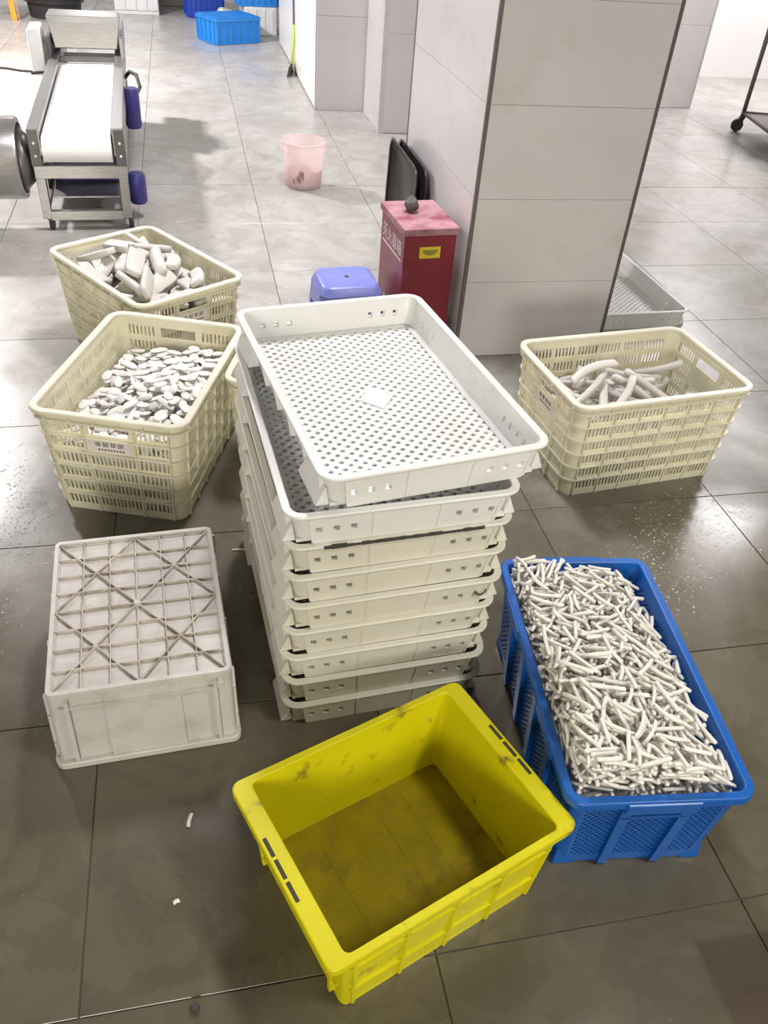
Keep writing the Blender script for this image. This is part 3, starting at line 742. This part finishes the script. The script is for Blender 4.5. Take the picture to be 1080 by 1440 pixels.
smooth_by_angle(MB().loft([leg_ring(.118, .112, .045, .218), leg_ring(.109, .103, .042, .240), leg_ring(.104, .098, .04, .247), leg_ring(.092, .087, .036, .2495)]).build('seat', 'lilac', st), 50)
A, B, wp = taper(.136, .132, .118, .112, .218)
for side in range(4):
    half = .118 if side in (1, 3) else .112
    us = [-half+.03, -half+.05, half-.05, half-.03]
    MB().grid([-half+.035, -half+.062, half-.062, half-.035], [.0, .15, .219], lambda i, j: i == 1 and j == 0, lambda u, v, q, s=side: wp(s, u, v, q), .004).build('apron', 'lilac', st)
corner_posts('lilac', st, A, B, .04, 0, .219, .004)
MB().lathe([(.009, .2494), (.009, .2500)], 12).build('seat_hole_disc', 'slot', st)  # dark disc paints the shade of an open hole
for k, (xb, lean, yc_, lab) in enumerate(((1.188, .8, 2.945, 'black shallow tray leaning flat against the tiled column'), (1.150, 1.2, 2.965, 'outer black shallow tray tilted against the first one behind the red box'))):
    t = thing('black_tray', lab, 'tray', (xb, yc_, .002), rot=(0, R(lean), 0))
    # stands on its long edge: local y = length, z = up, opening towards -x
    def ring(a, b, r, x): return [(x, p[0], p[1]+.265) for p in rrect(a, b, r, 0, 5)]
    m = MB().loft([ring(.225, .235, .05, .018), ring(.250, .262, .06, -.008), ring(.246, .258, .058, -.008), ring(.221, .231, .05, .015)])
    smooth_by_angle(m.build('dish', 'black', t), 50)
    m = MB().loft([ring(.262, .264, .065, -.012), ring(.262, .264, .065, -.007), ring(.246, .258, .058, -.007), ring(.246, .258, .058, -.012)], loop=True)
    smooth_by_angle(m.build('rim', 'black', t), 50)
bk = thing('plastic_bucket', 'small translucent pink bucket standing alone on the tiles', 'bucket', (.885, 4.185, 0))
smooth_by_angle(MB().loft([[(r_*math.cos(2*math.pi*k/28), r_*math.sin(2*math.pi*k/28), z) for k in range(28)] for r_, z in ((.093, .003), (.100, .02), (.118, .245), (.1155, .245), (.0975, .022))], cap1=True).build('body', 'pink', bk), 40)
MB().lathe([(.1155, .236), (.123, .238), (.124, .246), (.1155, .248)], 28, loop=True).build('rim', 'pink', bk)
MB().lathe([(.0985, .024), (.105, .10), (.06, .115), (.0, .105)], 20).build('residue', 'pinkmash', bk, smooth=True)
m = MB(); rg = random.Random(2)
for k in range(9):
    a = R(-115+rg.uniform(-16, 16)); z = rg.uniform(.035, .09); r_ = .1005+.0185*(z-.02)/.225; da = .10
    m.hexa([((r_)*math.cos(a), (r_)*math.sin(a), z), ((r_)*math.cos(a+da), (r_)*math.sin(a+da), z), ((r_+.002)*math.cos(a+da), (r_+.002)*math.sin(a+da), z), ((r_+.002)*math.cos(a), (r_+.002)*math.sin(a), z)],
           [((r_+.002)*math.cos(a), (r_+.002)*math.sin(a), z+.022), ((r_+.002)*math.cos(a+.05), (r_+.002)*math.sin(a+.05), z+.022), ((r_+.004)*math.cos(a+.05), (r_+.004)*math.sin(a+.05), z+.022), ((r_+.004)*math.cos(a), (r_+.004)*math.sin(a), z+.022)])
m.build('flower_print', 'bucketprint', bk, label='brown printed flower')
for s in (-1, 1): MB().box(s*.121-.006, s*.121+.006, -.012, .012, .205, .236).build('ear', 'pink', bk)
MB().tube([(.124*math.cos(a), -.035*0-.10*math.sin(a)*1.0, .222-.035*math.sin(a)) for a in np.linspace(0, math.pi, 17)], .003, 6).build('bail_handle', 'pink', bk)

# ---------------------------------------------------------------- conveyor machine
mc = thing('conveyor_machine', 'stainless steel belt slicing machine with white belt, upper left', 'machine', (-.215, 3.5, 0), R(2.1))
for s in (-1, 1):
    MB().box(s*.178-.026, s*.178+.026, -.01, 2.15, .345, .462).build('side_rail', 'steel', mc, bevel=.003)
    MB().box(s*.182-.022, s*.182+.022, -.012, -.0105, .30, .455).build('end_plate', 'steeldark', mc)
    for z in (.40, .345): MB().lathe([(.0001, -.004), (.006, -.004), (.006, 0)], 10, (s*.182, -.012, z), 'y').build('bolt', 'whitepaint', mc)
    for y in (.0, 1.95): MB().box(s*.180-.02, s*.180+.02, y, y+.042, .062, .346).build('leg', 'steel', mc, bevel=.002)
    MB().box(s*.180-.012, s*.180+.012, .042, 1.95, .085, .115).build('side_bar', 'steel', mc)
    MB().box(s*.186-.002, s*.186+.002, .28, 1.95, .116, .345).build('side_panel', 'steel', mc)
    MB().box(s*.180-.012, s*.180+.012, .042, 1.95, .30, .346).build('side_bar', 'steeldark', mc)
    for y in (.02, 1.97):
        c = MB(); c.lathe([(.0001, -.011), (.028, -.011), (.030, -.006), (.030, .006), (.028, .011), (.0001, .011)], 18, (s*.180+.012, y+.018, .030), 'x'); wh = c.build('caster', 'rubber', mc, smooth=False)
        MB().box(s*.180-.004, s*.180+.028, y-.004, y+.040, .050, .063).build('fork', 'steeldark', wh)
m = MB(); prof = [(1.80, .43)]+[(-.01-.055*math.sin(a), .375+.055*math.cos(a)) for a in np.linspace(0, math.pi, 11)]+[(1.80, .32), (1.80, .324)]+[(-.01-.051*math.sin(a), .375+.051*math.cos(a)) for a in np.linspace(math.pi, 0, 11)]+[(1.80, .426)]
m.loft([[(x, y, z) for y, z in prof] for x in (-.146, .146)]); smooth_by_angle(m.build('belt', 'belt', mc), 40)
MB().lathe([(.0001, -.148), (.049, -.148), (.049, .148), (.0001, .148)], 20, (0, -.01, .375), 'x').build('roller', 'steel', mc)
MB().box(-.202, .202, -.008, .03, .245, .302).build('front_beam', 'steel', mc, bevel=.003)
MB().box(-.160, .160, .0, .03, .055, .095).build('cross_bar', 'steel', mc)
MB().box(-.160, .160, .36, .39, .085, .12).build('cross_bar', 'steel', mc)
MB().box(-.150, .150, .10, .34, .125, .132).build('drip_tray', 'steel', mc)
MB().box(-.150, .150, .30, .75, .14, .29).build('drive_box', 'navy', mc, bevel=.006)
MB().box(-.168, .168, .8, 1.9, .115, .125).build('lower_shelf', 'steeldark', mc)
for y, z, l_ in ((.92, .33, .20), (.16, .15, .14)):
    mo = MB().lathe([(.0001, -l_/2), (.035, -l_/2), (.042, -l_/2+.012), (.042, l_/2-.012), (.035, l_/2), (.0001, l_/2)], 16, (.235, y, z), 'z').build('motor', 'navy', mc)
    smooth_by_angle(mo)
    MB().box(.20, .235, y-.02, y+.02, z-.03, z+.03).build('bracket', 'steeldark', mo)
MB().tube([(.205, 1.30, .40), (.235, 1.26, .44), (.270, 1.18, .44), (.285, 1.08, .40), (.262, .98, .38), (.240, .93, .42)], .010, 8).build('cable', 'rubber', mc, smooth=True)
# hood over the rear of the belt
hd = MB().hexa([(-.175, 1.60, .485), (.175, 1.60, .485), (.175, 1.98, .462), (-.175, 1.98, .462)], [(-.205, 1.64, .645), (.205, 1.64, .645), (.195, 1.80, .655), (-.195, 1.80, .655)]).build('hood', 'steel', mc, bevel=.006)
MB().box(-.200, .200, 1.632, 1.644, .612, .647).build('hood_lip', 'steel', hd, bevel=.003)
MB().box(-.150, .150, 1.49, 1.515, .436, .462).build('scraper_bar', 'steeldark', mc, bevel=.003)
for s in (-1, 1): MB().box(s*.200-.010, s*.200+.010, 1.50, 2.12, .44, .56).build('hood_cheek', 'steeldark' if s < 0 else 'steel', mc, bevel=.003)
MB().box(-.305, -.230, 1.48, 1.72, .36, .60).build('motor_cover', 'whitepaint', mc, bevel=.015)
MB().box(-.230, -.20, 1.50, 1.62, .38, .52).build('bracket', 'steeldark', mc)
MB().tube([(-.30, 1.36, .40), (-.20, 1.36, .41)], .008, 8).build('lever', 'rubber', mc)
# round drum at the left front
dr = MB().lathe([(.0001, -.42), (.175, -.42), (.175, -.01), (.170, 0), (.150, .0), (.150, -.02), (.0001, -.02)], 32, (-.255, .10, .305), 'x').build('drum', 'steel', mc); smooth_by_angle(dr, 30)
MB().lathe([(.150, -.012), (.085, .052), (.0001, .052)], 28, (-.255, .10, .300), 'x').build('drum_flange', 'steeldark', dr, smooth=True)

# ---------------------------------------------------------------- steel trolley at the right edge
tr = thing('steel_trolley', 'grey tube-framed steel trolley on casters at the right edge', 'trolley', (4.42, 5.56, 0), R(-12))
tw, tl = .75, .85
for x, y in ((0, 0), (tw, 0), (0, -tl), (tw, -tl)):
    MB().tube([(x, y, .115), (x, y, 1.6)], .016, 10).build('post', 'frame', tr, smooth=True)
    c = MB().lathe([(.0001, -.013), (.042, -.013), (.046, -.006), (.046, .006), (.042, .013), (.0001, .013)], 20, (x-.03, y-.02, .046), 'y'); wh = c.build('caster', 'rubber', tr); smooth_by_angle(wh)
    MB().hexa([(x-.045, y-.040, .045), (x-.015, y-.040, .045), (x-.015, y, .045), (x-.045, y, .045)], [(x-.016, y-.036, .116), (x+.016, y-.036, .116), (x+.016, y+.004, .116), (x-.016, y+.004, .116)]).build('fork', 'rubber', wh)
for z in (.13, .62, 1.1):
    for p, q in (((0, 0), (tw, 0)), ((0, -tl), (tw, -tl)), ((0, 0), (0, -tl)), ((tw, 0), (tw, -tl))):
        MB().tube([(p[0], p[1], z), (q[0], q[1], z)], .013, 8).build('rail', 'frame', tr, smooth=True)
    MB().box(.012, tw-.012, -tl+.012, -.012, z-.004, z).build('shelf', 'frame', tr)

# ---------------------------------------------------------------- far background
def far_crate(loc, rz, L, W, H, label, m, lid=False):
    t = thing('plastic_crate', label, 'crate', loc, R(rz)); a, b = L/2, W/2; A, B, wp = taper(a-.018, b-.018, a-.012, b-.012, H)
    smooth_by_angle(MB().loft([rrect(A(z)+o, B(z)+o, .02, z) for z, o in ((0, 0), (H, 0), (H, -.004), (.008, -.004))]).build('shell', m, t))
    smooth_by_angle(band(MB(), a-.012, b-.012, .02, H-.02, H, -.002, .012).build('rim', m, t))
    for side in range(4):
        half = (b if side in (0, 2) else a)-.03; n = 4 if side in (0, 2) else 6
        for k in range(n+1):
            e = -half+2*half*k/n; x = MB(); rib(x, wp, side, e-.004, e+.004, .004, H-.019, 0, .010); x.build('rib', m, t)
        x = MB(); rib(x, wp, side, -half, half, .004, .02, 0, .009); x.build('rib', m, t)
    if lid:
        MB().loft([rrect(a-.016, b-.016, .02, H), rrect(a-.016, b-.016, .02, H+.008)]).build('lid', m, t)
        for k in range(4): y = -b*.6+b*.4*k; MB().box(-a*.85, a*.85, y-.004, y+.004, H+.008, H+.012).build('lid_rib', m, t)
    return t
far_crate((.705, 8.42, 0), 27, .50, .38, .21, 'bright blue lidded crate on the floor at the far back', 'bluefar', True)
far_crate((.52, 9.78, 0), 8, .40, .36, .45, 'tall deep blue bin left of the far blue crate', 'bluedark')
wb = thing('foam_box', 'white ribbed box under a blue crate by the far partition', 'box', (1.04, 9.0, 0), R(2))
MB().box(-.17, .14, -.25, .25, 0, .24).build('body', 'cab', wb, bevel=.008)
for k in range(4): MB().box(-.15+k*.08, -.13+k*.08, -.256, -.25, .02, .22).build('rib', 'cab', wb)
far_crate((1.005, 8.98, .2405), 2, .42, .44, .22, 'blue crate sitting on the white ribbed box by the far partition', 'bluefar', True)
o = lump('plastic_bag', .09, 8, 'lime'); o.location = (.70, 9.15, .09); o.scale = (1, 1, 1); o.data.materials[0] = mat('pale_green_film', (.62, .66, .52), .3); tag(o, 'pale green crumpled bag between the far blue crates', 'bag')
o.location.z = -min(v.co.z for v in o.data.vertices)+.0005
br = thing('broom', 'lime handled squeegee broom standing against the white partition', 'broom', (1.13, 7.08, 0))
MB().tube([(.02, .02, .02), (.045, .06, .35)], .012, 8).build('socket', 'lime', br, smooth=True)
MB().tube([(.043, .057, .33), (.045, .20, 1.05)], .010, 8).build('pole', 'frame', br, smooth=True)
MB().tube([(.045, .18, .95), (.045, .26, 1.35)], .0125, 8).build('grip', 'lime', br, smooth=True)
MB().hexa([(-.04, -.14, 0), (-.015, -.14, 0), (.045, .12, 0), (.02, .12, 0)], [(-.02, -.12, .07), (-.005, -.12, .07), (.045, .10, .07), (.03, .10, .07)]).build('blade', 'rubber', br)
os_ = thing('plastic_stool', 'bright orange plastic stool at the far upper left corner', 'stool', (-1.42, 9.15, 0), R(10))
MB().loft([rrect(.15, .15, .04, .40), rrect(.14, .14, .04, .43)]).build('seat', 'orange', os_, bevel=.006)
A, B, wp = taper(.17, .17, .145, .145, .40)
for side in range(4):
    MB().grid([-.125, -.085, .085, .125], [0, .27, .40], lambda i, j: i == 1 and j == 0, lambda u, v, q, s=side: wp(s, u, v, q), .006).build('leg_panel', 'orange', os_)
bb = thing('black_bin', 'black bulky bin beside the orange stool at the far back', 'bin', (-.93, 9.35, 0))
smooth_by_angle(MB().lathe([(.0001, 0), (.24, 0), (.30, .5), (.31, .5), (.31, .54), (.27, .54), (.25, .46), (.0001, .44)], 28).build('drum', 'rubber', bb))
for k in (.15, .33): MB().lathe([(.26, k-.012), (.285, k-.012), (.287, k+.012), (.26, k+.012)], 28, loop=True).build('hoop', 'black', bb)
cb = thing('floor_cabinet', 'white floor cabinet with vertical grooves at the far back', 'cabinet', (-.16, 9.95, 0))
MB().box(-.22, .22, -.30, .25, 0, .85).build('body', 'cab', cb, bevel=.004)
for k in range(4): MB().box(-.215+k*.108, -.215+k*.108+.104, -.312, -.30, .04, .83).build('door_panel', 'cab', cb, bevel=.002)
gb = thing('storage_box', 'dark grey box between the white cabinet and blue bin, far back', 'box', (.18, 10.55, 0))
MB().box(-.13, .16, -.25, .25, 0, .5).build('body', 'frame', gb, bevel=.006); MB().box(-.14, .17, -.26, .26, .5, .53).build('lid', 'frame', gb, bevel=.004)
tag(MB().tube([at(-30, 93, .008), at(10, 96, .008), at(28, 99, .008), at(52, 101, .008)], .008, 8).build('power_cable', 'rubber', smooth=True), 'black cable lying on the floor left of the machine', 'cable')

# ---------------------------------------------------------------- droplets, crumbs
def drops(name, label, poly, n, seed, rmin, rmax, m, flat):
    rg = random.Random(seed); mb = MB(); k = 0
    while k < n:
        px, py = rg.choice(poly); px += rg.gauss(0, 1)*poly_s[0]; py += rg.gauss(0, 1)*poly_s[1]
        p = at(px, py, 0); r_ = rg.uniform(rmin, rmax)*(1 if rg.random() < .8 else 1.8); e = rg.uniform(.7, 1.4); a0 = rg.uniform(0, 3)
        rings = []
        for rr, zz in ((1, .0003), (.85, .5*flat), (.5, .85*flat)):
            rings.append([(p.x+r_*rr*e*math.cos(2*math.pi*j/8+a0), p.y+r_*rr*math.sin(2*math.pi*j/8+a0), .0003+zz*r_) for j in range(8)])
        mb.loft(rings); k += 1
    o = mb.build(name, m, smooth=True, kind='stuff'); tag(o, label, 'water'); return o
poly_s = (28, 26)
drops('water_drops', 'glinting water drops on the tiles right of the blue crate', [(1000, 715), (1010, 750), (985, 770), (1020, 735), (930, 735), (905, 770), (960, 800), (940, 830)], 900, 1, .0008, .0021, 'water', .4)
poly_s = (22, 30)
drops('water_drops', 'glinting water drops on the tiles at the left edge', [(15, 640), (25, 690), (10, 720), (40, 740), (12, 770), (20, 850)], 450, 2, .0008, .0021, 'water', .4)
for k, (px, py, ln, yaw, lab) in enumerate(((267, 1153, .030, 75, 'pale sliver of rice cake on the floor left of the yellow crate'), (248, 1268, .012, 20, 'tiny white crumb on the floor left of the yellow crate'), (338, 773, .045, -5, 'thin pale stick dropped on the floor beside the tray stack'))):
    me = stick_mesh('rice_cake_scrap', ln, .008 if k != 2 else .005, .004, .002, 'cake'); o = bpy.data.objects.new('rice_cake_scrap', me); COL.objects.link(o)
    p = at(px, py, .002); o.location = (p.x, p.y, .0022); o.rotation_euler = (0, 0, R(yaw)); tag(o, lab, 'scrap')
o = lump('dark_bean', .008, 3, 'traydirt'); p = at(274, 1417, .004); o.scale = (1, .75, .6); z_lo = min(v.co.z for v in o.data.vertices)*.6; o.location = (p.x, p.y, -z_lo); tag(o, 'small dark bean on the floor near the bottom edge', 'bean')
